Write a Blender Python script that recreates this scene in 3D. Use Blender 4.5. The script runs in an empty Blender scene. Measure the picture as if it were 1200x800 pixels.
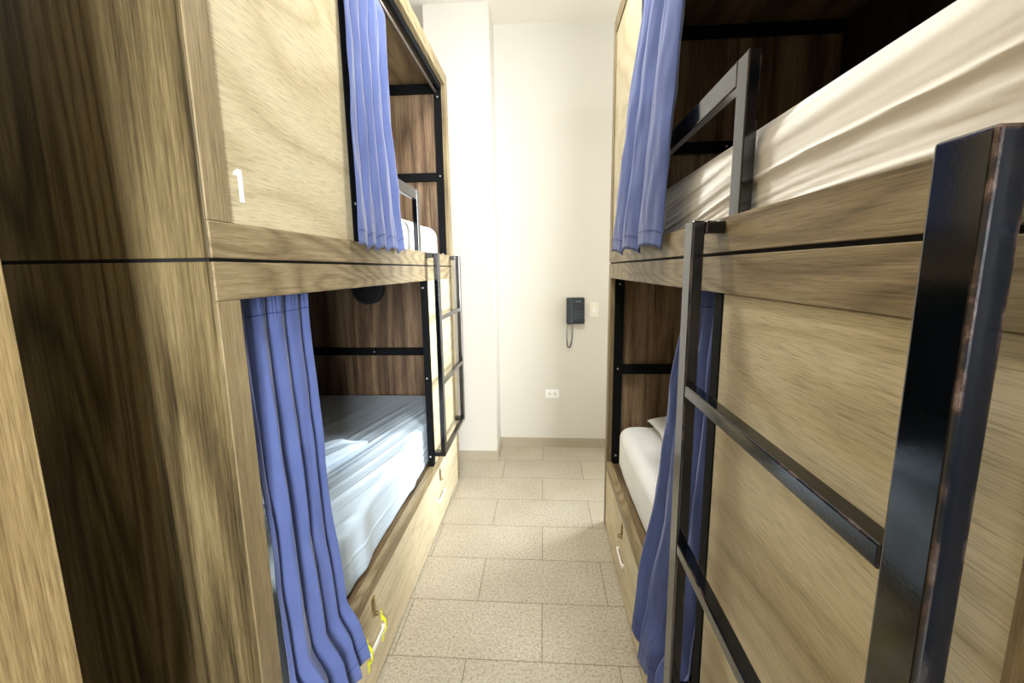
import bpy, bmesh, math, random
from mathutils import Vector, Matrix, noise
random.seed(7)
SC = bpy.context.scene
COL = SC.collection
pi = math.pi

# ------------------------------------------------------------------ dimensions (metres)
L, D = 2.225, 1.10                      # bunk length and depth
XL, Y0 = -0.6126, 0.794                 # left bunk: front plane, near end
XR, YR = 0.3587, 2.488                  # right bunk: front plane, far end
YB = 0.470                              # far edge of the cabinet nearest the camera on the left
SEAM, TOP = 1.525, 2.716
YW, CEIL = 3.611, 3.295
WL, WR, WB = XL - D - 0.02, XR + D + 0.02, -2.9

# ------------------------------------------------------------------ node helpers
def new_mat(name):
    m = bpy.data.materials.new(name); m.use_nodes = True
    nt = m.node_tree; nt.nodes.clear()
    out = nt.nodes.new('ShaderNodeOutputMaterial')
    b = nt.nodes.new('ShaderNodeBsdfPrincipled')
    nt.links.new(b.outputs[0], out.inputs[0])
    return m, nt, b
def srgb(r, g, b):
    f = lambda c: (c/255/12.92) if c/255 <= .04045 else ((c/255+.055)/1.055)**2.4
    return (f(r), f(g), f(b), 1)
def nd(nt, t, **kw):
    n = nt.nodes.new(t)
    for k, v in kw.items(): setattr(n, k, v)
    return n
def lk(nt, a, b): nt.links.new(a, b)
def mapping(nt, scale, loc=(0, 0, 0), rot=(0, 0, 0)):
    tc = nd(nt, 'ShaderNodeTexCoord'); mp = nd(nt, 'ShaderNodeMapping')
    mp.inputs['Scale'].default_value = scale; mp.inputs['Location'].default_value = loc; mp.inputs['Rotation'].default_value = rot
    lk(nt, tc.outputs['Object'], mp.inputs['Vector']); return mp
def ntex(nt, mp, scale, detail=3, rough=.55, dist=0):
    n = nd(nt, 'ShaderNodeTexNoise')
    n.inputs['Scale'].default_value = scale; n.inputs['Detail'].default_value = detail
    n.inputs['Roughness'].default_value = rough; n.inputs['Distortion'].default_value = dist
    lk(nt, mp.outputs[0], n.inputs['Vector']); return n
def math_(nt, op, a, b=None):
    n = nd(nt, 'ShaderNodeMath', operation=op)
    for i, v in enumerate((a, b)):
        if v is None: continue
        if isinstance(v, (int, float)): n.inputs[i].default_value = v
        else: lk(nt, v, n.inputs[i])
    return n.outputs[0]
def ramp(nt, fac, stops):
    r = nd(nt, 'ShaderNodeValToRGB'); e = r.color_ramp.elements
    while len(e) < len(stops): e.new(.5)
    for el, (p, c) in zip(e, stops): el.position = p; el.color = c
    lk(nt, fac, r.inputs[0]); return r.outputs[0]
def mix(nt, fac, a, b, mode='MIX'):
    m = nd(nt, 'ShaderNodeMix', data_type='RGBA', blend_type=mode)
    for s, v in ((m.inputs['Factor'], fac), (m.inputs['A'], a), (m.inputs['B'], b)):
        pass
    ins = [i for i in m.inputs if i.enabled]
    for s, v in zip((m.inputs[0], m.inputs[6], m.inputs[7]), (fac, a, b)):
        if isinstance(v, (int, float)): s.default_value = v
        elif isinstance(v, tuple): s.default_value = v
        else: lk(nt, v, s)
    return m.outputs[2]
def bump(nt, h, strength, dist=.002):
    b = nd(nt, 'ShaderNodeBump'); b.inputs['Strength'].default_value = strength; b.inputs['Distance'].default_value = dist
    lk(nt, h, b.inputs['Height']); return b.outputs[0]

def wood(name, axis, lo, mid, hi, ring=60., ringamt=.5, streak=.5, rough=.5, stretch=.12, loc=(0, 0, 0), spec=.35, field=3., band=.5, knot=.18):
    """laminate oak: contour lines of a stretched noise field (cathedral figure), long fibres and fine dark pores along one axis"""
    m, nt, b = new_mat(name)
    ax = 'XYZ'.index(axis)
    def mp(k):
        q = [1, 1, 1]; q[ax] = k; return mapping(nt, q, loc)
    m1 = mp(stretch)
    f = ntex(nt, m1, field, 2, .45, .25)
    wob = ntex(nt, mp(.10), 110, 3, .6)
    vo = nd(nt, 'ShaderNodeTexVoronoi'); vo.inputs['Scale'].default_value = field * 1.3; lk(nt, m1.outputs[0], vo.inputs['Vector'])
    kn = math_(nt, 'MAXIMUM', math_(nt, 'SUBTRACT', 1., math_(nt, 'MULTIPLY', vo.outputs['Distance'], 2.6)), 0.)
    kn = math_(nt, 'MULTIPLY', math_(nt, 'MULTIPLY', kn, kn), knot)
    fk = math_(nt, 'ADD', f.outputs[0], kn)
    x = math_(nt, 'ADD', math_(nt, 'MULTIPLY', fk, ring), math_(nt, 'MULTIPLY', wob.outputs[0], 1.3))
    rg = math_(nt, 'MULTIPLY', math_(nt, 'ADD', math_(nt, 'SINE', x), 1.), .5)
    rg = math_(nt, 'POWER', rg, .55)
    fib = ntex(nt, mp(.028), 150, 6, .72, .1)
    po = ntex(nt, mp(.035), 520, 2, .6)
    br = ntex(nt, mp(.05), 2.6 * field, 3, .6, .2)
    pl = ntex(nt, m1, 1.1 * field, 1, .5)
    v = math_(nt, 'ADD', math_(nt, 'MULTIPLY', math_(nt, 'SUBTRACT', rg, .62), ringamt), math_(nt, 'MULTIPLY', math_(nt, 'SUBTRACT', fib.outputs[0], .5), streak * 1.9))
    v = math_(nt, 'ADD', v, math_(nt, 'MULTIPLY', math_(nt, 'SUBTRACT', br.outputs[0], .5), band * 1.6))
    v = math_(nt, 'ADD', v, math_(nt, 'MULTIPLY', math_(nt, 'SUBTRACT', pl.outputs[0], .5), band * .8))
    dl = ntex(nt, mp(.02), 48, 4, .6, .3)
    dark = ramp(nt, dl.outputs[0], [(.33, (1, 1, 1, 1)), (.42, (0, 0, 0, 1))])
    v = math_(nt, 'SUBTRACT', v, math_(nt, 'MULTIPLY', dark, band * .55))
    v = math_(nt, 'ADD', v, .52)
    c = ramp(nt, v, [(.08, lo), (.5, mid), (.92, hi)])
    pm = ramp(nt, po.outputs[0], [(.34, (.55, .55, .55, 1)), (.52, (1, 1, 1, 1))])
    c = mix(nt, .7, c, pm, 'MULTIPLY')
    lk(nt, c, b.inputs['Base Color'])
    b.inputs['Roughness'].default_value = rough
    b.inputs['Specular IOR Level'].default_value = spec
    lk(nt, bump(nt, math_(nt, 'ADD', po.outputs[0], fib.outputs[0]), .15, .001), b.inputs['Normal'])
    return m

M = {}
DK = (srgb(54, 46, 29), srgb(95, 82, 54), srgb(132, 117, 82))
M['dark_z'] = wood('dark_oak_vertical', 'Z', *DK, ring=130, ringamt=.45, streak=.8, stretch=.10, rough=.42, band=.7)
RL = (srgb(96, 82, 56), srgb(138, 121, 88), srgb(172, 156, 120))
M['rail_x'] = wood('oak_rail', 'X', *RL, ring=230, ringamt=.34, streak=.6, stretch=.12, rough=.45, band=.3, knot=.04)
M['rail_z'] = wood('oak_stile', 'Z', *RL, ring=50, ringamt=.25, streak=.65, stretch=.1, rough=.45, band=.4)
IN = (srgb(74, 56, 40), srgb(120, 96, 71), srgb(160, 134, 104))
M['inner_z'] = wood('brown_oak_inside', 'Z', *IN, ring=60, ringamt=.4, streak=.8, stretch=.1, rough=.55, band=.75)
M['back'] = wood('shade_dark_board', 'Z', srgb(26, 20, 13), srgb(42, 33, 22), srgb(60, 48, 34), ring=60, ringamt=.4, streak=.8, stretch=.1, rough=.7)  # near-black tone stands in for interior shade; also on the added wall panel
M['inner_x'] = wood('brown_oak_boards', 'X', srgb(78, 63, 42), srgb(112, 93, 65), srgb(142, 121, 88), ring=60, ringamt=.4, streak=.6, stretch=.12, rough=.55)
M['cab_z'] = wood('cabinet_oak', 'Z', srgb(118, 98, 62), srgb(166, 144, 100), srgb(196, 176, 132), ring=50, ringamt=.25, streak=.9, stretch=.1, rough=.5, band=.4)
M['pale_x'] = wood('pale_oak_panel', 'X', srgb(170, 154, 116), srgb(200, 186, 149), srgb(216, 204, 170), ring=95, ringamt=.34, streak=.40, stretch=.28, rough=.42, field=2.0, band=.16)
M['drawer'] = wood('pale_oak_drawer', 'X', srgb(186, 170, 136), srgb(208, 194, 160), srgb(222, 210, 180), ring=70, ringamt=.3, streak=.4, stretch=.16, rough=.45, band=.3)

def plain(name, col, rough=.5, metal=0., spec=.5, bscale=None, bstr=.1, var=0.):
    m, nt, b = new_mat(name)
    b.inputs['Roughness'].default_value = rough; b.inputs['Metallic'].default_value = metal
    b.inputs['Specular IOR Level'].default_value = spec
    mp = mapping(nt, (1, 1, 1))
    n = ntex(nt, mp, bscale or 30, 3)
    d = tuple(x * (1 - var) for x in col[:3]) + (1,)
    lk(nt, ramp(nt, n.outputs[0], [(.3, d), (.7, col)]), b.inputs['Base Color'])
    if bscale: lk(nt, bump(nt, n.outputs[0], bstr), b.inputs['Normal'])
    return m
M['wall'] = plain('painted_plaster', srgb(213, 209, 199), .8, bscale=120, bstr=.05, var=.015, spec=.2)
M['ceiling'] = plain('ceiling_paint', srgb(244, 240, 230), .9, bscale=80, bstr=.05, var=.02, spec=.1)
M['white_plastic'] = plain('white_plastic', srgb(240, 240, 238), .35, var=.01)
M['cream_plastic'] = plain('cream_plastic', srgb(228, 223, 208), .4, var=.01)
M['slot'] = plain('socket_slots', srgb(150, 145, 130), .6)
M['sticker'] = plain('white_sticker', srgb(236, 240, 244), .45, var=.01)
M['tape'] = plain('yellow_tape', srgb(236, 240, 40), .4, var=.05)
M['brass'] = plain('worn_brass', srgb(160, 140, 90), .3, metal=1., bscale=60, bstr=.1, var=.3)
M['phone'] = plain('phone_plastic', srgb(38, 46, 54), .32, bscale=300, bstr=.03, var=.1)
M['phone_key'] = plain('phone_key', srgb(66, 76, 84), .4)
M['phone_mark'] = plain('phone_mark', srgb(140, 150, 155), .5)
M['fixture'] = plain('black_plastic', srgb(16, 16, 18), .5, bscale=40)
M['gap'] = plain('dark_gap', srgb(14, 12, 10), .8)
M['screw'] = plain('zinc_screw', srgb(215, 215, 215), .3, metal=.6)
M['rod'] = plain('grey_rod', srgb(110, 100, 92), .35, metal=.7)
M['sill'] = plain('window_paint', srgb(235, 235, 232), .5)

def metal_paint():
    m, nt, b = new_mat('black_painted_steel')
    mp = mapping(nt, (1, 1, 1))
    bev = nd(nt, 'ShaderNodeBevel', samples=4); bev.inputs['Radius'].default_value = .0035
    geo = nd(nt, 'ShaderNodeNewGeometry')
    dot = nd(nt, 'ShaderNodeVectorMath', operation='DOT_PRODUCT')
    lk(nt, bev.outputs[0], dot.inputs[0]); lk(nt, geo.outputs['True Normal'], dot.inputs[1])
    edge = math_(nt, 'MULTIPLY', math_(nt, 'SUBTRACT', 1., dot.outputs['Value']), 6.)
    n = ntex(nt, mp, 26, 5, .7)
    n2 = ntex(nt, mp, 5, 3, .6)
    chip = math_(nt, 'MULTIPLY', edge, math_(nt, 'MULTIPLY', ramp(nt, n.outputs[0], [(.44, (0, 0, 0, 1)), (.52, (1, 1, 1, 1))]), ramp(nt, n2.outputs[0], [(.44, (0, 0, 0, 1)), (.54, (1, 1, 1, 1))])))
    chip = math_(nt, 'MINIMUM', chip, 1.)
    rust = ramp(nt, n.outputs[0], [(.5, srgb(96, 58, 38)), (.66, srgb(190, 160, 140))])
    base = ramp(nt, n2.outputs[0], [(.3, srgb(4, 7, 12)), (.7, srgb(9, 13, 18))])
    lk(nt, mix(nt, chip, base, rust), b.inputs['Base Color'])
    lk(nt, ramp(nt, n2.outputs[0], [(.3, (.07, .07, .07, 1)), (.7, (.13, .13, .13, 1))]), b.inputs['Roughness'])
    b.inputs['Specular IOR Level'].default_value = .65
    fine = ntex(nt, mp, 210, 3, .6)
    lk(nt, bump(nt, fine.outputs[0], .05, .001), b.inputs['Normal'])
    return m
M['metal'] = metal_paint()
M['frame'] = plain('matte_black_steel', srgb(15, 16, 18), .75, bscale=60, bstr=.05, var=.2, spec=.12)

def fabric(name, c1, c2, weave=900., rough=.85, sheen=.25, bs=.12):
    m, nt, b = new_mat(name)
    mp = mapping(nt, (1, 1, 1))
    n = ntex(nt, mp, weave, 1); n2 = ntex(nt, mp, 7, 4)
    f = math_(nt, 'ADD', math_(nt, 'MULTIPLY', n.outputs[0], .5), math_(nt, 'MULTIPLY', n2.outputs[0], .5))
    lk(nt, ramp(nt, f, [(.35, c1), (.65, c2)]), b.inputs['Base Color'])
    b.inputs['Roughness'].default_value = rough
    b.inputs['Sheen Weight'].default_value = sheen; b.inputs['Sheen Roughness'].default_value = .4
    b.inputs['Specular IOR Level'].default_value = .15
    lk(nt, bump(nt, n.outputs[0], bs, .0006), b.inputs['Normal'])
    return m
M['curtain'] = fabric('blue_curtain_cloth', srgb(74, 87, 134), srgb(87, 100, 148))
M['thread'] = fabric('navy_thread', srgb(44, 50, 100), srgb(50, 58, 112))
M['sheet_blue'] = fabric('pale_blue_sheet', srgb(194, 213, 228), srgb(205, 221, 234), sheen=.1, bs=.05, rough=.55)
M['sheet_white'] = fabric('white_sheet', srgb(226, 226, 222), srgb(236, 236, 233), sheen=.1, bs=.05)
M['sheet_cream'] = fabric('cream_sheet', srgb(236, 232, 222), srgb(243, 240, 231), sheen=.1, bs=.05)

def tiles():
    m, nt, b = new_mat('granite_floor_tile')
    mp = mapping(nt, (1, 1, 1), (.008 + .59 * 20, -1.80 + .3055 * 40, 0))
    br = nd(nt, 'ShaderNodeTexBrick'); br.offset = .5; br.offset_frequency = 2; br.squash = 1
    br.inputs['Scale'].default_value = 1; br.inputs['Mortar Size'].default_value = .0024; br.inputs['Mortar Smooth'].default_value = .2
    br.inputs['Brick Width'].default_value = .59; br.inputs['Row Height'].default_value = .3055; br.inputs['Bias'].default_value = 0
    br.inputs['Color1'].default_value = (.92, .92, .92, 1); br.inputs['Color2'].default_value = (1, 1, 1, 1)
    br.inputs['Mortar'].default_value = (.50, .47, .42, 1)
    lk(nt, mp.outputs[0], br.inputs['Vector'])
    mp2 = mapping(nt, (1, 1, 1))
    n = ntex(nt, mp2, 95, 4, .75); n2 = ntex(nt, mp2, 3, 3)
    c = ramp(nt, n.outputs[0], [(.33, srgb(142, 132, 110)), (.5, srgb(182, 174, 155)), (.66, srgb(200, 193, 178))])
    c = mix(nt, .4, c, ramp(nt, n2.outputs[0], [(.3, srgb(215, 208, 192)), (.7, srgb(255, 255, 252))]), 'MULTIPLY')
    lk(nt, mix(nt, 1., c, br.outputs['Color'], 'MULTIPLY'), b.inputs['Base Color'])
    b.inputs['Roughness'].default_value = .45; b.inputs['Specular IOR Level'].default_value = .35
    h = math_(nt, 'SUBTRACT', 1., br.outputs['Fac'])
    lk(nt, bump(nt, math_(nt, 'ADD', h, math_(nt, 'MULTIPLY', n.outputs[0], .1)), .25, .002), b.inputs['Normal'])
    return m
M['tile'] = tiles()
M['skirting'] = plain('granite_skirting', srgb(176, 166, 144), .5, bscale=90, bstr=.05, var=.16)
def glass():
    m = bpy.data.materials.new('window_glass'); m.use_nodes = True; nt = m.node_tree; nt.nodes.clear()
    out = nd(nt, 'ShaderNodeOutputMaterial'); mx = nd(nt, 'ShaderNodeMixShader'); t = nd(nt, 'ShaderNodeBsdfTransparent'); g = nd(nt, 'ShaderNodeBsdfGlossy')
    g.inputs['Roughness'].default_value = .02; mx.inputs[0].default_value = .06
    lk(nt, t.outputs[0], mx.inputs[1]); lk(nt, g.outputs[0], mx.inputs[2]); lk(nt, mx.outputs[0], out.inputs[0]); return m
M['glass'] = glass()
def emit(name, col, s):
    m = bpy.data.materials.new(name); m.use_nodes = True; nt = m.node_tree; nt.nodes.clear()
    out = nd(nt, 'ShaderNodeOutputMaterial'); e = nd(nt, 'ShaderNodeEmission'); e.inputs[0].default_value = col; e.inputs[1].default_value = s
    lk(nt, e.outputs[0], out.inputs[0]); return m

# ------------------------------------------------------------------ mesh helpers
def bx(bm, lo, hi, bev=0., seg=2):
    lo, hi = Vector(lo), Vector(hi)
    t = bmesh.new(); bmesh.ops.create_cube(t, size=1)
    s = hi - lo
    for v in t.verts: v.co = Vector((lo[i] + (v.co[i] + .5) * s[i] for i in range(3)))
    if bev > 0:
        bmesh.ops.bevel(t, geom=list(t.edges), offset=min(bev, min(s) * .45), segments=seg, profile=.5, affect='EDGES')
    me = bpy.data.meshes.new('tmp'); t.to_mesh(me); t.free(); bm.from_mesh(me); bpy.data.meshes.remove(me)
def tube(bm, pts, r, n=8):
    pts = [Vector(p) for p in pts]; rings = []
    prev = None
    for i, p in enumerate(pts):
        t = (pts[min(i+1, len(pts)-1)] - pts[max(i-1, 0)]).normalized()
        if prev is None:
            a = Vector((0, 0, 1)) if abs(t.z) < .9 else Vector((1, 0, 0)); u = t.cross(a).normalized()
        else:
            u = (prev - t * prev.dot(t)).normalized()
        prev = u; w = t.cross(u)
        rings.append([bm.verts.new(p + r * (math.cos(2*pi*k/n) * u + math.sin(2*pi*k/n) * w)) for k in range(n)])
    for a, b in zip(rings, rings[1:]):
        for k in range(n): bm.faces.new((a[k], a[(k+1) % n], b[(k+1) % n], b[k]))
    bm.faces.new(rings[0][::-1]); bm.faces.new(rings[-1])
def disc(bm, c, axis, r0, r1, h0, h1, n=40):
    """lathe a ring (r0..r1, along axis h0..h1); r0=0 makes a solid disc"""
    c = Vector(c); A = Vector(axis).normalized(); u = A.orthogonal().normalized(); w = A.cross(u)
    def ring(r, h): return [bm.verts.new(c + A*h + r*(math.cos(2*pi*k/n)*u + math.sin(2*pi*k/n)*w)) for k in range(n)]
    o0, o1 = ring(r1, h0), ring(r1, h1)
    for k in range(n): bm.faces.new((o0[k], o0[(k+1) % n], o1[(k+1) % n], o1[k]))
    if r0 <= 0:
        bm.faces.new(o1); bm.faces.new(o0[::-1])
    else:
        i0, i1 = ring(r0, h0), ring(r0, h1)
        for k in range(n):
            q = (k+1) % n
            bm.faces.new((i0[q], i0[k], i1[k], i1[q])); bm.faces.new((o1[k], o1[q], i1[q], i1[k])); bm.faces.new((o0[q], o0[k], i0[k], i0[q]))
def prism(bm, poly, fx, h):
    """polygon in 2D extruded; fx(a, b, t) -> point"""
    A = [bm.verts.new(fx(a, b, 0)) for a, b in poly]; B = [bm.verts.new(fx(a, b, h)) for a, b in poly]
    n = len(poly); bm.faces.new(A[::-1]); bm.faces.new(B)
    for k in range(n): bm.faces.new((A[k], A[(k+1) % n], B[(k+1) % n], B[k]))
def obj(name, bm, mat, parent=None, smooth=False, center=False, Mx=None):
    bmesh.ops.recalc_face_normals(bm, faces=bm.faces)
    loc = Vector((0, 0, 0))
    if center and bm.verts:
        xs = [v.co for v in bm.verts]
        loc = Vector(((min(c.x for c in xs)+max(c.x for c in xs))/2, (min(c.y for c in xs)+max(c.y for c in xs))/2, min(c.z for c in xs)))
        for v in bm.verts: v.co -= loc
    me = bpy.data.meshes.new(name); bm.to_mesh(me); bm.free()
    me.materials.append(mat)
    if smooth:
        for p in me.polygons: p.use_smooth = True
    o = bpy.data.objects.new(name, me); COL.objects.link(o)
    if Mx is not None: o.matrix_world = Mx @ Matrix.Translation(loc)
    else: o.location = loc
    if parent: o.parent = parent
    return o
def box(name, lo, hi, mat, parent=None, bev=.0015, seg=2, **kw):
    bm = bmesh.new(); bx(bm, lo, hi, bev, seg); return obj(name, bm, mat, parent, **kw)
def tag(o, label, cat, group=None):
    o['label'] = label; o['category'] = cat
    if group: o['group'] = group
    return o
def empty(name, label, cat, loc=(0, 0, 0), rz=0., group=None):
    o = bpy.data.objects.new(name, None); COL.objects.link(o); o.location = loc; o.rotation_euler = (0, 0, rz)
    o.empty_display_size = .1
    return tag(o, label, cat, group)
def struct(name, lo, hi, mat, parent=None):
    o = box(name, lo, hi, mat, parent, bev=0.); o['kind'] = 'structure'; return o
def kids(o): return [c for c in bpy.data.objects if c.parent == o]
def copy_tree(o, parent=None):
    c = o.copy(); COL.objects.link(c)
    if parent: c.parent = parent
    for k in kids(o): copy_tree(k, c)
    return c

# ------------------------------------------------------------------ the room
T = .12
struct('floor', (WL - T, WB - T, -.1), (WR + T, YW + T, 0), M['tile'])
struct('ceiling', (WL - T, WB - T, CEIL), (WR + T, YW + T, CEIL + .1), M['ceiling'])
struct('wall_back', (WL - T, YW, 0), (WR + T, YW + T, CEIL), M['wall'])
QX0, QX1, QZ0, QZ1 = .38, 1.28, .80, 3.00
bm = bmesh.new()
bx(bm, (WL - T, WB - T, 0), (QX0, WB, CEIL)); bx(bm, (QX1, WB - T, 0), (WR + T, WB, CEIL))
bx(bm, (QX0, WB - T, 0), (QX1, WB, QZ0)); bx(bm, (QX0, WB - T, QZ1), (QX1, WB, CEIL))
o = obj('wall_front', bm, M['wall']); o['kind'] = 'structure'
struct('wall_left', (WL - T, WB, 0), (WL, YW, CEIL), M['wall'])
WY0, WY1, WZ0, WZ1 = 2.58, 3.52, .55, 2.75
bm = bmesh.new()
bx(bm, (WR, WB, 0), (WR + T, WY0, CEIL)); bx(bm, (WR, WY1, 0), (WR + T, YW, CEIL))
bx(bm, (WR, WY0, 0), (WR + T, WY1, WZ0)); bx(bm, (WR, WY0, WZ1), (WR + T, WY1, CEIL))
o = obj('wall_right', bm, M['wall']); o['kind'] = 'structure'
PX0, PX1, PY = -.824, -.3683, 3.315
struct('wall_column', (PX0, PY, 0), (PX1, YW, CEIL), M['wall'])
# skirting of floor stone
struct('baseboard_back', (PX1, YW - .012, 0), (WR, YW, .080), M['skirting'])
bm = bmesh.new(); bx(bm, (PX0 - .012, PY - .012, 0), (PX1 + .012, PY, .080)); bx(bm, (PX1, PY, 0), (PX1 + .012, YW - .012, .080))
o = obj('baseboard_column', bm, M['skirting']); o['kind'] = 'structure'
struct('baseboard_right', (WR - .012, YR + .02, 0), (WR, YW - .012, .080), M['skirting'])
# window in the right wall, in the recess beyond the right bunk
bm = bmesh.new(); f = .05
for lo, hi in (((WY0, WZ0), (WY0+f, WZ1)), ((WY1-f, WZ0), (WY1, WZ1)), ((WY0+f, WZ0), (WY1-f, WZ0+f)), ((WY0+f, WZ1-f), (WY1-f, WZ1)), (((WY0+WY1)/2-.02, WZ0+f), ((WY0+WY1)/2+.02, WZ1-f))):
    bx(bm, (WR+.03, lo[0], lo[1]), (WR+.08, hi[0], hi[1]), .003)
win = obj('window_1', bm, M['sill']); win['kind'] = 'structure'
bm = bmesh.new()
for x0, x1, z0, z1 in ((QX0, QX0+f, QZ0, QZ1), (QX1-f, QX1, QZ0, QZ1), (QX0+f, QX1-f, QZ0, QZ0+f), (QX0+f, QX1-f, QZ1-f, QZ1), ((QX0+QX1)/2-.02, (QX0+QX1)/2+.02, QZ0+f, QZ1-f)):
    bx(bm, (x0, WB-.08, z0), (x1, WB-.03, z1), .003)
win2 = obj('window_2', bm, M['sill']); win2['kind'] = 'structure'
struct('added_dark_panel_1', (WR - .03, WB, 0), (WR, YR - L - .04, CEIL), M['back'])      # added unseen panel behind the camera, keeps reflections in the ladder posts dark
box('pane', (QX0+f, WB-.058, QZ0+f), (QX1-f, WB-.052, QZ1-f), M['glass'], win2, bev=0.)
box('pane', (WR+.052, WY0+f, WZ0+f), (WR+.058, WY1-f, WZ1-f), M['glass'], win, bev=0.)

# ------------------------------------------------------------------ the bunk bed (local: X along the front, Y into the bed, Z up)
def make_bunk(label):
    R = empty('bunk_bed', label, 'bunk bed', group=None)
    g = .0035
    # end panels, two tiers each end
    for u0, u1 in ((0, .032), (L - .032, L)):
        box('end_panel', (u0, .004, 0), (u1, D, SEAM - g), M['dark_z'], R)
        box('end_panel', (u0, .004, SEAM + g), (u1, D, TOP), M['dark_z'], R)
        box('seam_strip', (u0 + .003, .008, SEAM - g), (u1 - .003, D - .01, SEAM + g), M['gap'], R, bev=0.)
    box('seam_strip', (.032, .010, SEAM - g), (L - .032, .03, SEAM + g), M['gap'], R, bev=0.)
    # backs, shade of the bunk interior put into their colour
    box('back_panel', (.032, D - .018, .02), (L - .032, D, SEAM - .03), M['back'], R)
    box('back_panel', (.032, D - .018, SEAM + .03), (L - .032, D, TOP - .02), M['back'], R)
    # inner faces of the ends
    for u0, u1 in ((.032, .04), (L - .04, L - .032)):
        box('inner_end_board', (u0, .03, .36), (u1, D - .018, SEAM - .03), M['inner_z'], R, bev=0.)
        box('inner_end_board', (u0, .03, SEAM + .03), (u1, D - .018, TOP - .06), M['inner_z'], R, bev=0.)
    # decks
    box('bed_deck', (.04, .03, .365), (L - .04, D - .018, .395), M['inner_x'], R)
    box('bed_deck', (.04, .026, SEAM - .022), (L - .04, D - .018, SEAM + .030), M['inner_x'], R)
    box('roof_board', (.032, .026, TOP - .060), (L - .032, D - .018, TOP - .004), M['inner_x'], R)
    # front rails and stiles
    box('front_rail', (.002, 0, 1.447), (L - .002, .026, SEAM - g), M['rail_x'], R)
    box('front_rail', (.002, 0, SEAM + g), (L - .002, .026, 1.597), M['rail_x'], R)
    box('front_rail', (.0665, 0, 2.645), (L - .0665, .026, TOP), M['rail_x'], R)
    box('front_rail', (.0665, 0, .360), (L - .0665, .030, .410), M['rail_x'], R)
    for u0, u1 in ((.002, .0655), (L - .0655, L - .002)):
        box('stile', (u0, 0, 0), (u1, .026, 1.4465), M['rail_z'], R)
        box('stile', (u0, 0, 1.5975), (u1, .026, TOP), M['rail_z'], R)
    # closed front panels
    p = box('front_panel', (.0665, .006, 1.598), (.652, .022, 2.644), M['pale_x'], R)
    bm = bmesh.new()
    prism(bm, [(.0945, 1.694), (.0945, 1.700), (.106, 1.708), (.1195, 1.708), (.1195, 1.643), (.1065, 1.643), (.1065, 1.694)], lambda a, b, t: (a, .006 - .0008 + t, b), .0008)
    obj('number_sticker', bm, M['sticker'], p)
    p = box('front_panel', (1.56, .006, .4105), (L - .0665, .022, 1.446), M['pale_x'], R)
    bm = bmesh.new()
    pts = []
    for k in range(9):                                   # the figure 2 as one stroke
        a = pi - k * (pi * 1.15) / 8; pts.append((1.999 + .013 * math.cos(a), 1.397 + .013 * math.sin(a)))
    pts += [(1.988, 1.366), (2.014, 1.366)]
    w = .006
    q = [Vector(p_) for p_ in pts]
    offs = []
    for i, a in enumerate(q):
        d = (q[min(i+1, len(q)-1)] - q[max(i-1, 0)]).normalized(); offs.append(Vector((-d.y, d.x)) * w)
    va = [bm.verts.new((a.x + o_.x, .0054, a.y + o_.y)) for a, o_ in zip(q, offs)]
    vb = [bm.verts.new((a.x - o_.x, .0054, a.y - o_.y)) for a, o_ in zip(q, offs)]
    for i in range(len(q) - 1): bm.faces.new((va[i], va[i+1], vb[i+1], vb[i]))
    obj('number_sticker', bm, M['sticker'], p)
    # black steel: uprights of the openings, end frames, crossbars, each its own
    def upright(u0, d0, u1, d1, z0, z1, screws=()):
        o = box('metal_upright', (u0, d0, z0), (u1, d1, z1), M['frame'], R, bev=.002)
        return o
    def screw(o, c, ax):
        bm = bmesh.new(); disc(bm, c, ax, 0, .005, 0, .0018, 12); obj('screw', bm, M['screw'], o)
    o = upright(.653, .004, .703, .029, 1.598, 2.644)
    screw(o, (.678, .004, 1.72), (0, -1, 0))
    o = upright(1.515, .004, 1.559, .034, .411, 1.446)
    for z in (.47, .92, 1.41): screw(o, (1.515, .02, z), (-1, 0, 0))
    for u0, u1, s in ((.0405, .066, 1), (L - .066, L - .0405, -1)):
        for z0, z1, zb in ((.397, SEAM - .03, .922), (SEAM + .031, 2.655, 2.070)):
            inner = u1 if s > 0 else u0
            o = upright(u0, .0265, u1, .0745, z0, z1)
            for z in (z0 + .05, zb + .03, z1 - .08): screw(o, (inner, .05, z), (s, 0, 0))
            b = box('crossbar', (u0, .075, zb), (u1, D - .019, zb + .052), M['frame'], R, bev=.002)
            screw(b, (inner, .56, zb + .026), (s, 0, 0))
        box('crossbar', (u0, .075, 2.600), (u1, D - .019, 2.654), M['frame'], R, bev=.002)
    box('top_channel', (.704, .0265, 2.615), (L - .0665, .0465, 2.655), M['frame'], R)
    # curtain rods
    for u0, u1, z, d in ((.704, L - .0665, 2.600, .060), (.0665, 1.514, 1.458, .048)):
        bm = bmesh.new(); tube(bm, [(u0, d, z), ((u0+u1)/2, d, z), (u1, d, z)], .009, 12); obj('curtain_rod', bm, M['rod'], R, smooth=True)
    # under-bed drawers
    box('drawer_rail', (.0665, .001, .2965), (L - .0665, .024, .3595), M['drawer'], R)
    box('plinth', (.0665, .02, 0), (L - .0665, .04, .03), M['gap'], R, bev=0.)
    for u0, u1 in ((.069, 1.108), (1.113, L - .069)):
        dr = box('drawer', (u0, .001, .012), (u1, .024, .2935), M['drawer'], R)
        c = (u0 + u1) / 2
        h = .07
        bm = bmesh.new()
        bx(bm, (c - h, -.013, .164), (c + h, -.007, .184), .0025); bx(bm, (c - h, -.009, .167), (c - h + .012, .001, .181), .002); bx(bm, (c + h - .012, -.009, .167), (c + h, .001, .181), .002)
        obj('handle', bm, M['white_plastic'], dr)
        bm = bmesh.new()                                  # hasp and staple
        bx(bm, (c - .013, -.002, .300), (c + .013, .001, .345), .001)
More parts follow.
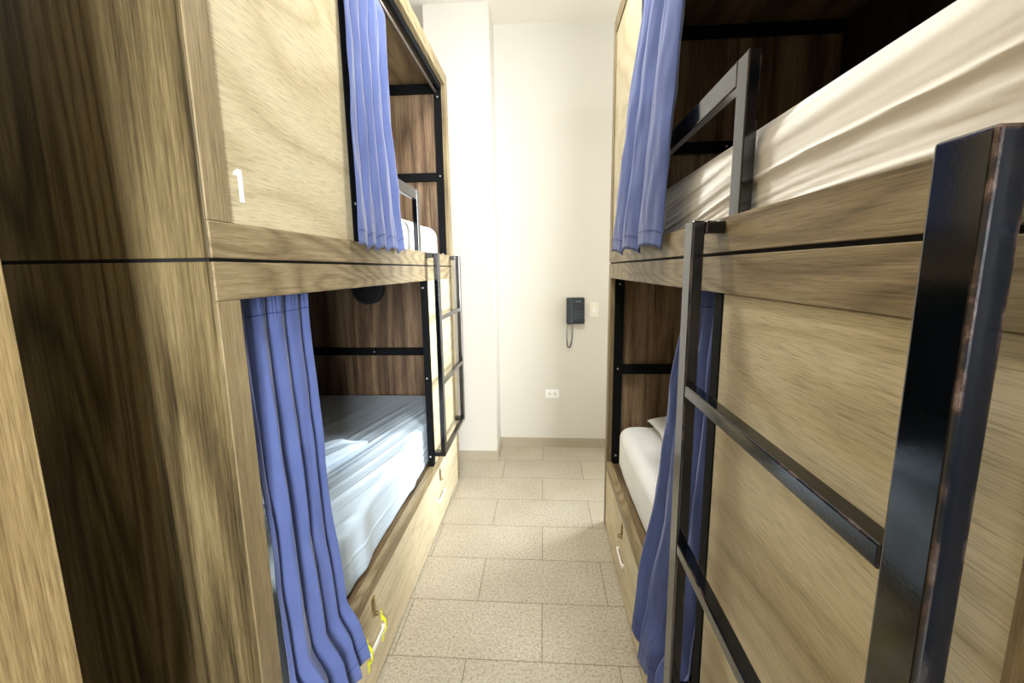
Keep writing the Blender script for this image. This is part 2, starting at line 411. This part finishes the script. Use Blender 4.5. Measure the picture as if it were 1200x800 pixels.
        bx(bm, (c - .008, -.0045, .268), (c + .008, -.002, .330), .001)
        tube(bm, [(c, -.001, .290), (c, -.014, .290), (c, -.018, .283), (c, -.014, .276), (c, -.001, .276)], .0028, 8)
        disc(bm, (c, -.002, .337), (0, -1, 0), 0, .0035, 0, .002, 10)
        obj('latch', bm, M['brass'], dr)
    # ladder of flat steel tube, hooked to the front
    ld = bpy.data.objects.new('ladder', None); COL.objects.link(ld); ld.parent = R
    O = -.065
    for u0 in (1.517, 2.112):
        box('post', (u0, O, .470), (u0 + .050, O + .025, 1.590), M['metal'], ld, bev=.004, seg=4)
        for z0, z1 in ((1.565, 1.590), (.470, .495)):
            box('arm', (u0 + .0005, O + .0255, z0), (u0 + .0495, -.0005, z1), M['metal'], ld, bev=.004, seg=4)
    for z in (1.232, .872, .4705):
        box('rung', (1.5675, O + .0005, z), (2.1115, O + .0255, z + .025), M['metal'], ld, bev=.003, seg=4)
    # guard rail of the upper bunk
    gr = bpy.data.objects.new('guard_rail', None); COL.objects.link(gr); gr.parent = R
    box('upright', (1.500, .0275, SEAM + .031), (1.550, .0525, 1.905), M['metal'], gr, bev=.003)
    box('top_bar', (.704, .0275, 1.855), (1.4995, .0525, 1.905), M['metal'], gr, bev=.003)
    # round black fitting high on the inside of the far end
    f = bpy.data.objects.new('round_fitting', None); COL.objects.link(f); f.parent = R
    c = (L - .0405, .575, 1.386)
    bm = bmesh.new(); disc(bm, c, (-1, 0, 0), .088, .108, 0, .05); disc(bm, c, (-1, 0, 0), 0, .09, 0, .02); obj('housing', bm, M['fixture'], f)
    bm = bmesh.new()
    for r in (.022, .038, .054, .070, .084): disc(bm, c, (-1, 0, 0), r - .002, r + .002, .040, .045)
    for k in range(8):
        a = k * pi / 4
        tube(bm, [(c[0] - .043, c[1] + .015*math.cos(a), c[2] + .015*math.sin(a)), (c[0] - .043, c[1] + .09*math.cos(a), c[2] + .09*math.sin(a))], .002, 6)
    disc(bm, c, (-1, 0, 0), 0, .020, .02, .048)
    obj('grille', bm, M['fixture'], f)
    return R

bunkA = make_bunk('oak and pale wood bunk bed on the left, numbered 1 and 2')
bunkR = copy_tree(bunkA)
bunkA.location = (XL, Y0, 0); bunkA.rotation_euler = (0, 0, pi/2)
bunkR.location = (XR, YR, 0); bunkR.rotation_euler = (0, 0, -pi/2)
tag(bunkR, 'oak and pale wood bunk bed on the right, black ladder close to the camera', 'bunk bed', 'wooden capsule bunk beds')
bunkA['group'] = 'wooden capsule bunk beds'
for o in list(kids(bunkR)):            # no number is visible on this one
    for s in kids(o):
        if s.name.startswith('number_sticker') : bpy.data.objects.remove(s)
cab = empty('cabinet', 'oak panelled cabinet nearest the camera at the left edge', 'cabinet', (XL, YB, 0))
box('side_panel', (-.60, -.020, 0), (-.021, 0, 2.40), M['cab_z'], cab)
box('side_panel', (-.60, -1.20, 0), (-.021, -1.18, 2.40), M['cab_z'], cab)
box('top_panel', (-.60, -1.18, 2.38), (-.021, -.020, 2.40), M['cab_z'], cab)
box('back_panel', (-.60, -1.18, .0), (-.588, -.020, 2.38), M['cab_z'], cab)
for a, b, h in ((-.598, -.001, -.55), (-1.199, -.602, -.65)):
    dr_ = box('door', (-.020, a, .05), (0, b, 2.399), M['cab_z'], cab)
    box('handle', (.0, h - .006, 1.0), (.025, h + .006, 1.16), M['rod'], dr_, bev=.004)
# yellow tape round the handle of the near left drawer
drs = sorted([o for o in kids(bunkA) if o.name.startswith('drawer') and 'rail' not in o.name], key=lambda o: min(v.co.x for v in o.data.vertices))
c = (.069 + 1.108) / 2
for s in (-1, 1):
    bm = bmesh.new(); x = c + s * .068
    bx(bm, (x - .006, -.0150, .156), (x + .006, -.0132, .192)); bx(bm, (x - .006, -.0005, .105), (x + .006, .0006, .152)); bx(bm, (x - .006, -.0005, .196), (x + .006, .0006, .238))
    prism(bm, [(-.0150, .156), (-.0132, .158), (.0005, .137), (-.0005, .135)], lambda a, b, t, x=x: (x - .006 + t, a, b), .012)
    prism(bm, [(-.0150, .192), (-.0132, .190), (.0005, .211), (-.0005, .213)], lambda a, b, t, x=x: (x - .006 + t, a, b), .012)
    obj('tape_strip', bm, M['tape'], drs[0])
MA = Matrix.Translation((XL, Y0, 0)) @ Matrix.Rotation(pi/2, 4, 'Z')
MR = Matrix.Translation((XR, YR, 0)) @ Matrix.Rotation(-pi/2, 4, 'Z')

# ------------------------------------------------------------------ curtains
def lerp(tab, t):
    for (a, va), (b, vb) in zip(tab, tab[1:]):
        if t <= b:
            k = (t - a) / (b - a); k = k * k * (3 - 2 * k) * .5 + k * .5
            return va + (vb - va) * k
    return tab[-1][1]
def curtain(label, Mx, ztop, zbot, eL, eR, folds, amp, seed, hemtop=True, nu=150, nz=90, skew=0., hemvar=.0):
    """eL/eR: (t, u) and (t, o) tables for the two side edges, t=0 top, 1 bottom, o = distance out in front of the bunk face"""
    rnd = random.Random(seed)
    ph = [rnd.uniform(-.35, .35) for _ in range(folds * 2 + 3)]
    am = [rnd.uniform(.65, 1.25) for _ in range(folds * 2 + 3)]
    def P(s, t, off=0.):
        uL, oL = lerp(eL[0], t), lerp(eL[1], t); uR, oR = lerp(eR[0], t), lerp(eR[1], t)
        w = s + .010 * math.sin(s * 17 + seed) * t
        x = w * folds + skew * t * .4
        i = int(max(0, min(len(ph) - 2, math.floor(x) + 1))); fr = x - math.floor(x); fr = fr*fr*(3-2*fr)
        px = ph[i] * (1 - fr) + ph[i+1] * fr; ax = am[i] * (1 - fr) + am[i+1] * fr
        a = lerp(amp, t) * ax
        ang = 2 * pi * (x + px * (.4 + .6 * t))
        v = 2 * abs(math.sin(ang / 2 + pi/4)) ** .62 - 1.25
        gather = max(0., 1 - t / .07)
        o = oL + (oR - oL) * s + a * v
        o += gather * .004 * math.sin(s * 150 + 3 * math.sin(s * 40)) + (.006 * noise.noise((s * 6, t * 5, seed)) + .004 * noise.noise((s * 14, t * 9, seed + 5))) * min(1, t * 4)
        u = uL + (uR - uL) * s + .35 * a * math.cos(ang)
        z = ztop + (zbot - ztop) * t + hemvar * t * math.sin(s * 9 + seed) + t * .01 * v
        return Vector((u, -o + off, z))
    def N(s, t):
        e = 1e-3; a = P(s + e, t) - P(s - e, t); b = P(s, min(1, t + e)) - P(s, max(0, t - e))
        n = a.cross(b).normalized()
        return -n if n.y > 0 else n
    bm = bmesh.new(); rows = []
    for j in range(nz + 1):
        t = (j / nz); rows.append([bm.verts.new(P(i / nu, t)) for i in range(nu + 1)])
    for a, b in zip(rows, rows[1:]):
        for i in range(nu): bm.faces.new((a[i], a[i+1], b[i+1], b[i]))
    o = obj('curtain', bm, M['curtain'], None, smooth=True, center=True, Mx=Mx)
    tag(o, label, 'curtain', 'blue bunk curtains')
    m = o.modifiers.new('cloth', 'SOLIDIFY'); m.thickness = .0025; m.offset = 0
    loc = Mx.inverted() @ o.matrix_world.translation
    for t in ([.055] if hemtop else []) + [.955]:
        bm = bmesh.new(); pr = None
        for i in range(nu + 1):
            s = i / nu; n = N(s, t); q = P(s, t) + n * .0022 - loc
            cur = (bm.verts.new(q + Vector((0, 0, .0013))), bm.verts.new(q - Vector((0, 0, .0013))))
            if pr: bm.faces.new((pr[0], cur[0], cur[1], pr[1]))
            pr = cur
        h = obj('hem_stitching', bm, M['thread'], o, smooth=True)
    return o
curtain('blue curtain beside the number 1 panel on the left upper bunk', MA, 2.598, 1.580,
        (((0, .69), (.15, .645), (1, .615)), ((0, -.055), (.15, .012), (1, .024))),
        (((0, 1.04), (.15, 1.045), (.55, 1.03), (.8, 1.075), (1, 1.12)), ((0, -.055), (.15, .012), (1, .022))),
        5, ((0, .009), (.3, .009), (.8, .009), (1, .006)), 3)
curtain('blue curtain of the left lower bunk, trailing over the edge to the drawers', MA, 1.468, .290,
        (((0, .092), (1, .104)), ((0, -.045), (.5, -.022), (.82, -.014), (.9, .032), (1, .036))),
        (((0, .392), (.15, .375), (.5, .352), (1, .375)), ((0, -.045), (.5, -.015), (.82, .002), (.9, .036), (1, .055))),
        4, ((0, .008), (.2, .014), (.82, .017), (1, .024)), 11, hemvar=.012)
curtain('blue curtain hanging at the right upper bunk, beside the pale far panel', MR, 2.598, 1.560,
        (((0, .74), (.2, .80), (.45, .69), (1, .60)), ((0, -.050), (.2, .012), (.55, .038), (1, .072))),
        (((0, 1.20), (.6, 1.17), (1, 1.16)), ((0, -.050), (.2, -.012), (.8, .018), (1, .026))),
        3, ((0, .012), (.3, .018), (.8, .016), (1, .010)), 21)
curtain('blue curtain of the right lower bunk, hanging behind the ladder', MR, 1.468, .290,
        (((0, 1.24), (.3, 1.15), (.6, 1.14), (1, 1.16)), ((0, -.045), (.3, -.03), (.6, -.005), (.85, .040), (1, .055))),
        (((0, 1.495), (.5, 1.497), (1, 1.485)), ((0, -.045), (.5, -.035), (.84, -.02), (.92, .030), (1, .034))),
        4, ((0, .010), (.3, .013), (1, .020)), 33, hemvar=.02)

# ------------------------------------------------------------------ bedding
def mattress(label, Mx, z0, z1, mat, wr, u0=.069, u1=L - .069, d0=.060, d1=D - .03, nu=240, ns=190, r=.055, er=.05):
    """rounded slab under a fitted sheet; wr(u, s, d, z) = wrinkle height, s runs from the front bottom edge round over the top"""
    prof = []
    H, W = z1 - z0, d1 - d0
    def path(s):                                       # front up, round corner, over, corner, back down
        segs = [H - r - .02, pi/2*r, W - 2*r, pi/2*r, H - r - .02]; tot = sum(segs); x = s * tot
        x0 = x
        if x < segs[0]: return d0, z0 + .02 + x, (-1, 0)
        x -= segs[0]
        if x < segs[1]: a = x / r; return d0 + r - r*math.cos(a), z1 - r + r*math.sin(a), (-math.cos(a), math.sin(a))
        x -= segs[1]
        if x < segs[2]: return d0 + r + x, z1, (0, 1)
        x -= segs[2]
        if x < segs[3]: a = x / r; return d1 - r + r*math.sin(a), z1 - r + r*math.cos(a), (math.sin(a), math.cos(a))
        x -= segs[3]
        return d1, z1 - r - x, (1, 0)
    bm = bmesh.new(); rows = []
    dm, zm = (d0 + d1) / 2, (z0 + z1) / 2
    for i in range(nu + 1):
        e = i / nu
        u = u0 + (u1 - u0) * e
        edge = min(u - u0, u1 - u)
        k = 1.
        ins = 0.
        if edge < er: ins = er - math.sqrt(max(0, er**2 - (er - edge)**2))
        row = []
        for j in range(ns + 1):
            s = j / ns; s = s * .62 if s < .7 else .434 + (s - .7) / .3 * .566   # finer on the side that shows
            d, z, n = path(s)
            h = wr(u, s, d, z)
            d += n[0] * h; z += n[1] * h
            d += -n[0] * ins; z += -n[1] * ins * .9
            row.append(bm.verts.new((u, d, max(z, z0))))
        rows.append(row)
    for a, b in zip(rows, rows[1:]):
        for j in range(ns): bm.faces.new((a[j], a[j+1], b[j+1], b[j]))
    for a in (rows[0], rows[-1]): bm.faces.new(a)
    fb = [rw[0] for rw in rows]; bb = [rw[-1] for rw in rows]
    for i in range(nu): bm.faces.new((fb[i], fb[i+1], bb[i+1], bb[i]))
    o = obj('mattress', bm, mat, None, smooth=True, center=True, Mx=Mx)
    return tag(o, label, 'mattress', 'bunk mattresses under fitted sheets')
def sm(a, b, x):
    t = max(0., min(1., (x - a) / (b - a))); return t * t * (3 - 2 * t)
def ridge(x): return 1 - abs(2 * (x - math.floor(x)) - 1)
def crease(v): return max(0., v) ** 1.5
def wr_LL(u, s, d, z):                                 # long pulls running lengthwise, dying out towards the far end
    q = d * 26 + (u - 2.1) * 5.5 + 1.6 * noise.noise((u * .9, d * 1.6, 1))
    m = sm(2.12, 1.55, u + .35 * (d - .3)) * sm(1.05, .5, d)
    a = crease(noise.noise((q * .8, u * .35, 4))) * .024 + crease(noise.noise((q * 1.9, u * .5, 9))) * .013
    side = sm(.62, .58, z) * sm(.40, .50, z) * crease(noise.noise((z * 60 + u * 4, u * 1.2, 31))) * .012
    return m * a + side + .003 * noise.noise((u * 3, d * 3, 2))
def wr_RU(u, s, d, z):                                 # slanting pulls down the front of the sheet
    front = sm(.40, .05, d)
    low = sm(1.82, 1.66, z)
    q = (z * 34 + d * 14) - u * 2.6 + 1.3 * noise.noise((u * 1.4, z * 4, 3))
    a = crease(noise.noise((q * .7, u * .7, 14))) * .012 + low * crease(noise.noise((q * 1.9, u * .9, 19))) * .016 + low * crease(noise.noise((q * 3.6, u * 1.2, 23))) * .008
    return front * a + .005 * noise.noise((u * 2.5, d * 3, 12))
def wr_soft(u, s, d, z):
    q = d * 16 + u * 3
    return .010 * crease(noise.noise((q * .5, u * 1.4, 24))) + .006 * noise.noise((u * 3, d * 4, 22))
mattress('mattress under a pale blue wrinkled sheet in the left lower bunk', MA, .396, .640, M['sheet_blue'], wr_LL, d0=.052, r=.030, er=.022)
mattress('white sheeted mattress in the left upper bunk behind the guard rail', MA, 1.556, 1.775, M['sheet_white'], wr_soft, d0=.080, r=.07)
mattress('cream sheeted mattress in the right upper bunk', MR, 1.556, 1.797, M['sheet_cream'], wr_RU, d0=.064, r=.075)
mattress('white sheeted mattress in the right lower bunk', MR, .396, .630, M['sheet_white'], wr_soft, d0=.062, r=.06)
def pillow(label, Mx, c, a, b, h, rz, mat, seed):
    n = 34; bm = bmesh.new(); top, bot = [], []
    R = Matrix.Rotation(rz, 3, 'Z')
    for i in range(n + 1):
        ra, rb = [], []
        for j in range(n + 1):
            x, y = 2*i/n - 1, 2*j/n - 1
            e = (1 - x**4) * (1 - y**4); t = max(0, e) ** .55
            px = x * a * (1 - .10 * (1 - abs(y)**2) * abs(x)**3 * -1 * 0 - .07 * (1 - y*y) * -1 * 0); 
            px = x * a * (.93 + .07 * y * y); py = y * b * (.93 + .07 * x * x)
            w = crease(noise.noise((x * 3 + y * 5, y * 2, seed))) * .02 * t
            p = R @ Vector((px, py, 0))
            ra.append(bm.verts.new((c[0] + p.x, c[1] + p.y, c[2] + h * .42 + h * .58 * t + w)))
            rb.append(bm.verts.new((c[0] + p.x, c[1] + p.y, c[2] + h * .42 - h * .42 * min(1, t * 1.3))))
        top.append(ra); bot.append(rb)
    for g, fl in ((top, 0), (bot, 1)):
        for i in range(n):
            for j in range(n):
                f = (g[i][j], g[i+1][j], g[i+1][j+1], g[i][j+1]); bm.faces.new(f[::-1] if fl else f)
    bmesh.ops.remove_doubles(bm, verts=bm.verts, dist=.0008)
    o = obj('pillow', bm, mat, None, smooth=True, center=True, Mx=Mx)
    return tag(o, label, 'pillow')
pillow('white pillow at the far end of the right lower bunk', MR, (.30, .50, .640), .16, .30, .10, 0, M['sheet_white'], 5)

# a bunched corner of loose sheet lying on the left lower mattress
def bunched_sheet():
    bm = bmesh.new(); n = 60; top = []
    tip, back = Vector((1.27, .28)), Vector((.72, .60))
    ax = (back - tip); ln = ax.length; ax = ax / ln; pr = Vector((-ax.y, ax.x))
    for i in range(n + 1):
        t = i / n; row = []
        half = .015 + .17 * t ** .8
        for j in range(n + 1):
            q = 2 * j / n - 1
            p = tip + ax * (ln * t) + pr * (q * half)
            e = (1 - q ** 4) ** .5 * min(1, t * 5 + .05) * min(1, (1 - t) * 8 + .02)
            h = .010 + e * (.022 + .030 * t + .022 * crease(noise.noise((q * 3.5 + t, t * 1.6, 51))) / .3 * .5 + .012 * noise.noise((q * 6, t * 3, 57)))
            row.append(bm.verts.new((p.x, p.y, .648 + h)))
        top.append(row)
    for i in range(n):
        for j in range(n): bm.faces.new((top[i][j], top[i+1][j], top[i+1][j+1], top[i][j+1]))
    rim = [top[0][j] for j in range(n + 1)] + [top[i][n] for i in range(1, n + 1)] + [top[n][j] for j in range(n - 1, -1, -1)] + [top[i][0] for i in range(n - 1, 0, -1)]
    low = [bm.verts.new((v.co.x, v.co.y, .649)) for v in rim]
    for k in range(len(rim)):
        q = (k + 1) % len(rim); bm.faces.new((rim[k], low[k], low[q], rim[q]))
    bm.faces.new(low)
    o = obj('loose_sheet', bm, M['sheet_blue'], None, smooth=True, center=True, Mx=MA)
    tag(o, 'bunched corner of loose pale blue sheet lying on the left lower mattress', 'bed sheet')
bunched_sheet()

# ------------------------------------------------------------------ things on the far wall
ph = empty('wall_telephone', 'dark grey corded telephone mounted on the far white wall', 'telephone', (.257, YW, 1.06))
bm = bmesh.new()
prism(bm, [(0, 0), (-.040, 0), (-.052, .012), (-.030, .205), (-.018, .210), (0, .210)], lambda a, b, t: (-.072 + t, a, b), .144)
bmesh.ops.bevel(bm, geom=list(bm.edges), offset=.004, segments=2, affect='EDGES')
ob = obj('body', bm, M['phone'], ph)
def face(x, z): return -.052 + (z - .012) / .193 * .022     # y of the sloping face
bm = bmesh.new()
sec = []
for k in range(25):                                       # handset: two thick ends and a slimmer grip
    t = k / 24; z = .004 + t * .200
    fat = 1 - .45 * math.sin(pi * t) ** .7
    sec.append((z, .020 * (.80 + .2 * fat), .014 + .012 * fat))
rings = []
for z, w, dp in sec:
    y0 = face(0, z) - .004
    ring_ = []
    for q in range(20):
        a = 2*pi*q/20; cx = math.copysign(abs(math.cos(a))**.6, math.cos(a)); sy = math.copysign(abs(math.sin(a))**.6, math.sin(a))
        ring_.append(bm.verts.new((-.046 + w * cx, y0 - dp * .5 + dp * .62 * sy, z)))
    rings.append(ring_)
for a, b in zip(rings, rings[1:]):
    for q in range(20): bm.faces.new((a[q], a[(q+1) % 20], b[(q+1) % 20], b[q]))
bm.faces.new(rings[0]); bm.faces.new(rings[-1])
obj('handset', bm, M['phone'], ph, smooth=True)
for r in range(4):
    for k in range(3):
        x, z = .000 + k * .017, .100 - r * .017
        y = face(x, z); box('key', (x - .006, y - .0035, z - .005), (x + .006, y + .003, z + .005), M['phone_key'], ph, bev=.0015)
for r in range(4):
    x, z = .056, .100 - r * .017; y = face(x, z)
    box('key', (x - .006, y - .0035, z - .0035), (x + .006, y + .003, z + .0035), M['phone_key'], ph, bev=.0015)
bm = bmesh.new()
for k in range(7):
    x = .002 + k * .0062; y = face(x, .180); bx(bm, (x, y - .0010, .1765), (x + .0042, y + .001, .1835))
obj('lettering', bm, M['phone_mark'], ph)
bm = bmesh.new(); pts = []                                # coiled cord: leaves the handset, hangs in a loop, returns to the body
n = 900
for k in range(n + 1):
    t = k / n
    a = pi * t
    cx = -.066 + .026 * (1 - math.cos(a)) * .5 * 1.7 - .006 * math.sin(a); cz = .006 - .205 * math.sin(a) ** .55 + .006 * t
    cy = -.034 + .010 * t
    w = 2*pi*62*t; r = .0036
    pts.append((cx + r * math.cos(w), cy + r * math.sin(w), cz + r * .3 * math.sin(w)))
tube(bm, pts, .0019, 6)
obj('coiled_cord', bm, M['phone'], ph, smooth=True)

sw = empty('light_switch', 'cream light switch plate beside the telephone', 'light switch', (.407, YW, 1.169))
box('plate', (-.035, -.006, -.057), (.035, 0, .057), M['cream_plastic'], sw, bev=.003)
bm = bmesh.new(); prism(bm, [(-.006, -.022), (-.0095, 0), (-.0115, .022), (-.004, .022), (-.004, -.022)], lambda a, b, t: (-.011 + t, a, b), .022); obj('rocker', bm, M['white_plastic'], sw)
for z in (-.042, .042):
    bm = bmesh.new(); disc(bm, (0, -.006, z), (0, -1, 0), 0, .003, 0, .001, 12); obj('screw', bm, M['cream_plastic'], sw)
ol = empty('power_outlet', 'white horizontal double power outlet low on the far wall', 'power outlet', (.072, YW, .468))
box('plate', (-.057, -.006, -.036), (.057, 0, .036), M['white_plastic'], ol, bev=.003)
for s in (-1, 1):
    bm = bmesh.new(); disc(bm, (s * .022, -.006, 0), (0, -1, 0), 0, .017, 0, .002, 28)
    so = obj('socket', bm, M['cream_plastic'], ol)
    bm = bmesh.new()
    bx(bm, (s*.022 - .006, -.0086, .005), (s*.022 + .004, -.0078, .0075)); bx(bm, (s*.022 - .006, -.0086, -.0075), (s*.022 + .004, -.0078, -.005)); disc(bm, (s*.022 + .009, -.0078, 0), (0, -1, 0), 0, .0028, 0, .0008, 12)
    obj('slots', bm, M['slot'], so)

# ------------------------------------------------------------------ ceiling lamp over the aisle (above the frame)
glow = emit('lamp_glow', (1, .95, .86, 1), 6.)
def ceiling_lamp(label, y):
    cl = empty('ceiling_light', label, 'ceiling light', (-.12, y, CEIL), group='round ceiling lamps')
    bm = bmesh.new(); disc(bm, (0, 0, 0), (0, 0, -1), .12, .16, 0, .035, 48); obj('rim', bm, M['white_plastic'], cl)
    bm = bmesh.new(); disc(bm, (0, 0, 0), (0, 0, -1), 0, .12, 0, .030, 48); obj('diffuser', bm, glow, cl)
ceiling_lamp('round white ceiling lamp over the middle of the aisle', 1.7)
ceiling_lamp('round white ceiling lamp behind the camera', -.9)

# ------------------------------------------------------------------ light
def area(name, loc, rot, sx, sy, power, col, spread=pi):
    d = bpy.data.lights.new(name, 'AREA'); d.shape = 'RECTANGLE'; d.size = sx; d.size_y = sy; d.energy = power; d.color = col; d.spread = spread
    o = bpy.data.objects.new(name, d); COL.objects.link(o); o.location = loc; o.rotation_euler = rot; return o
area('window_daylight', (WR + T + .02, (WY0 + WY1) / 2, (WZ0 + WZ1) / 2), (0, pi/2, .62), WZ1 - WZ0, WY1 - WY0, 48, (.92, .96, 1.), 1.75)
area('rear_window_daylight', ((QX0 + QX1) / 2, WB - T - .02, (QZ0 + QZ1) / 2), (pi/2, 0, 0), QX1 - QX0, QZ1 - QZ0, 120, (.96, .98, 1.), 2.2)
area('aisle_lamp_light', (-.12, 1.7, CEIL - .05), (0, 0, 0),   .24, .24, 16, (1, .985, .95))
area('near_lamp_light', (-.12, -.9, CEIL - .05), (0, 0, 0), .24, .24, 8, (1, .985, .95))
w = bpy.data.worlds.new('World'); SC.world = w; w.use_nodes = True
bg = w.node_tree.nodes['Background']; bg.inputs[0].default_value = (.80, .90, 1., 1); bg.inputs[1].default_value = 1.0

# ------------------------------------------------------------------ camera
def cam():
    f, pt, yw, ro = 519.18, math.radians(9.2377), math.radians(4.1144), math.radians(-.7583)
    fwd = Vector((-math.sin(yw)*math.cos(pt), math.cos(yw)*math.cos(pt), -math.sin(pt)))
    r = Vector((math.cos(yw), math.sin(yw), 0)); u = r.cross(fwd)
    r2 = math.cos(ro)*r + math.sin(ro)*u; u2 = -math.sin(ro)*r + math.cos(ro)*u
    c = bpy.data.cameras.new('camera'); c.sensor_width = 36; c.sensor_fit = 'HORIZONTAL'; c.lens = 36 * f / 1200; c.clip_start = .02
    o = bpy.data.objects.new('camera', c); COL.objects.link(o)
    m = Matrix((r2, u2, -fwd)).transposed().to_4x4(); m.translation = (0, 0, 1.5); o.matrix_world = m
    SC.camera = o
cam()
vs = SC.view_settings
vs.view_transform = 'Standard'; vs.look = 'None'; vs.gamma = 1; vs.use_curve_mapping = False; vs.exposure = 1.3
SC.cycles.use_denoising = True
SC.cycles.max_bounces = 10; SC.cycles.diffuse_bounces = 6
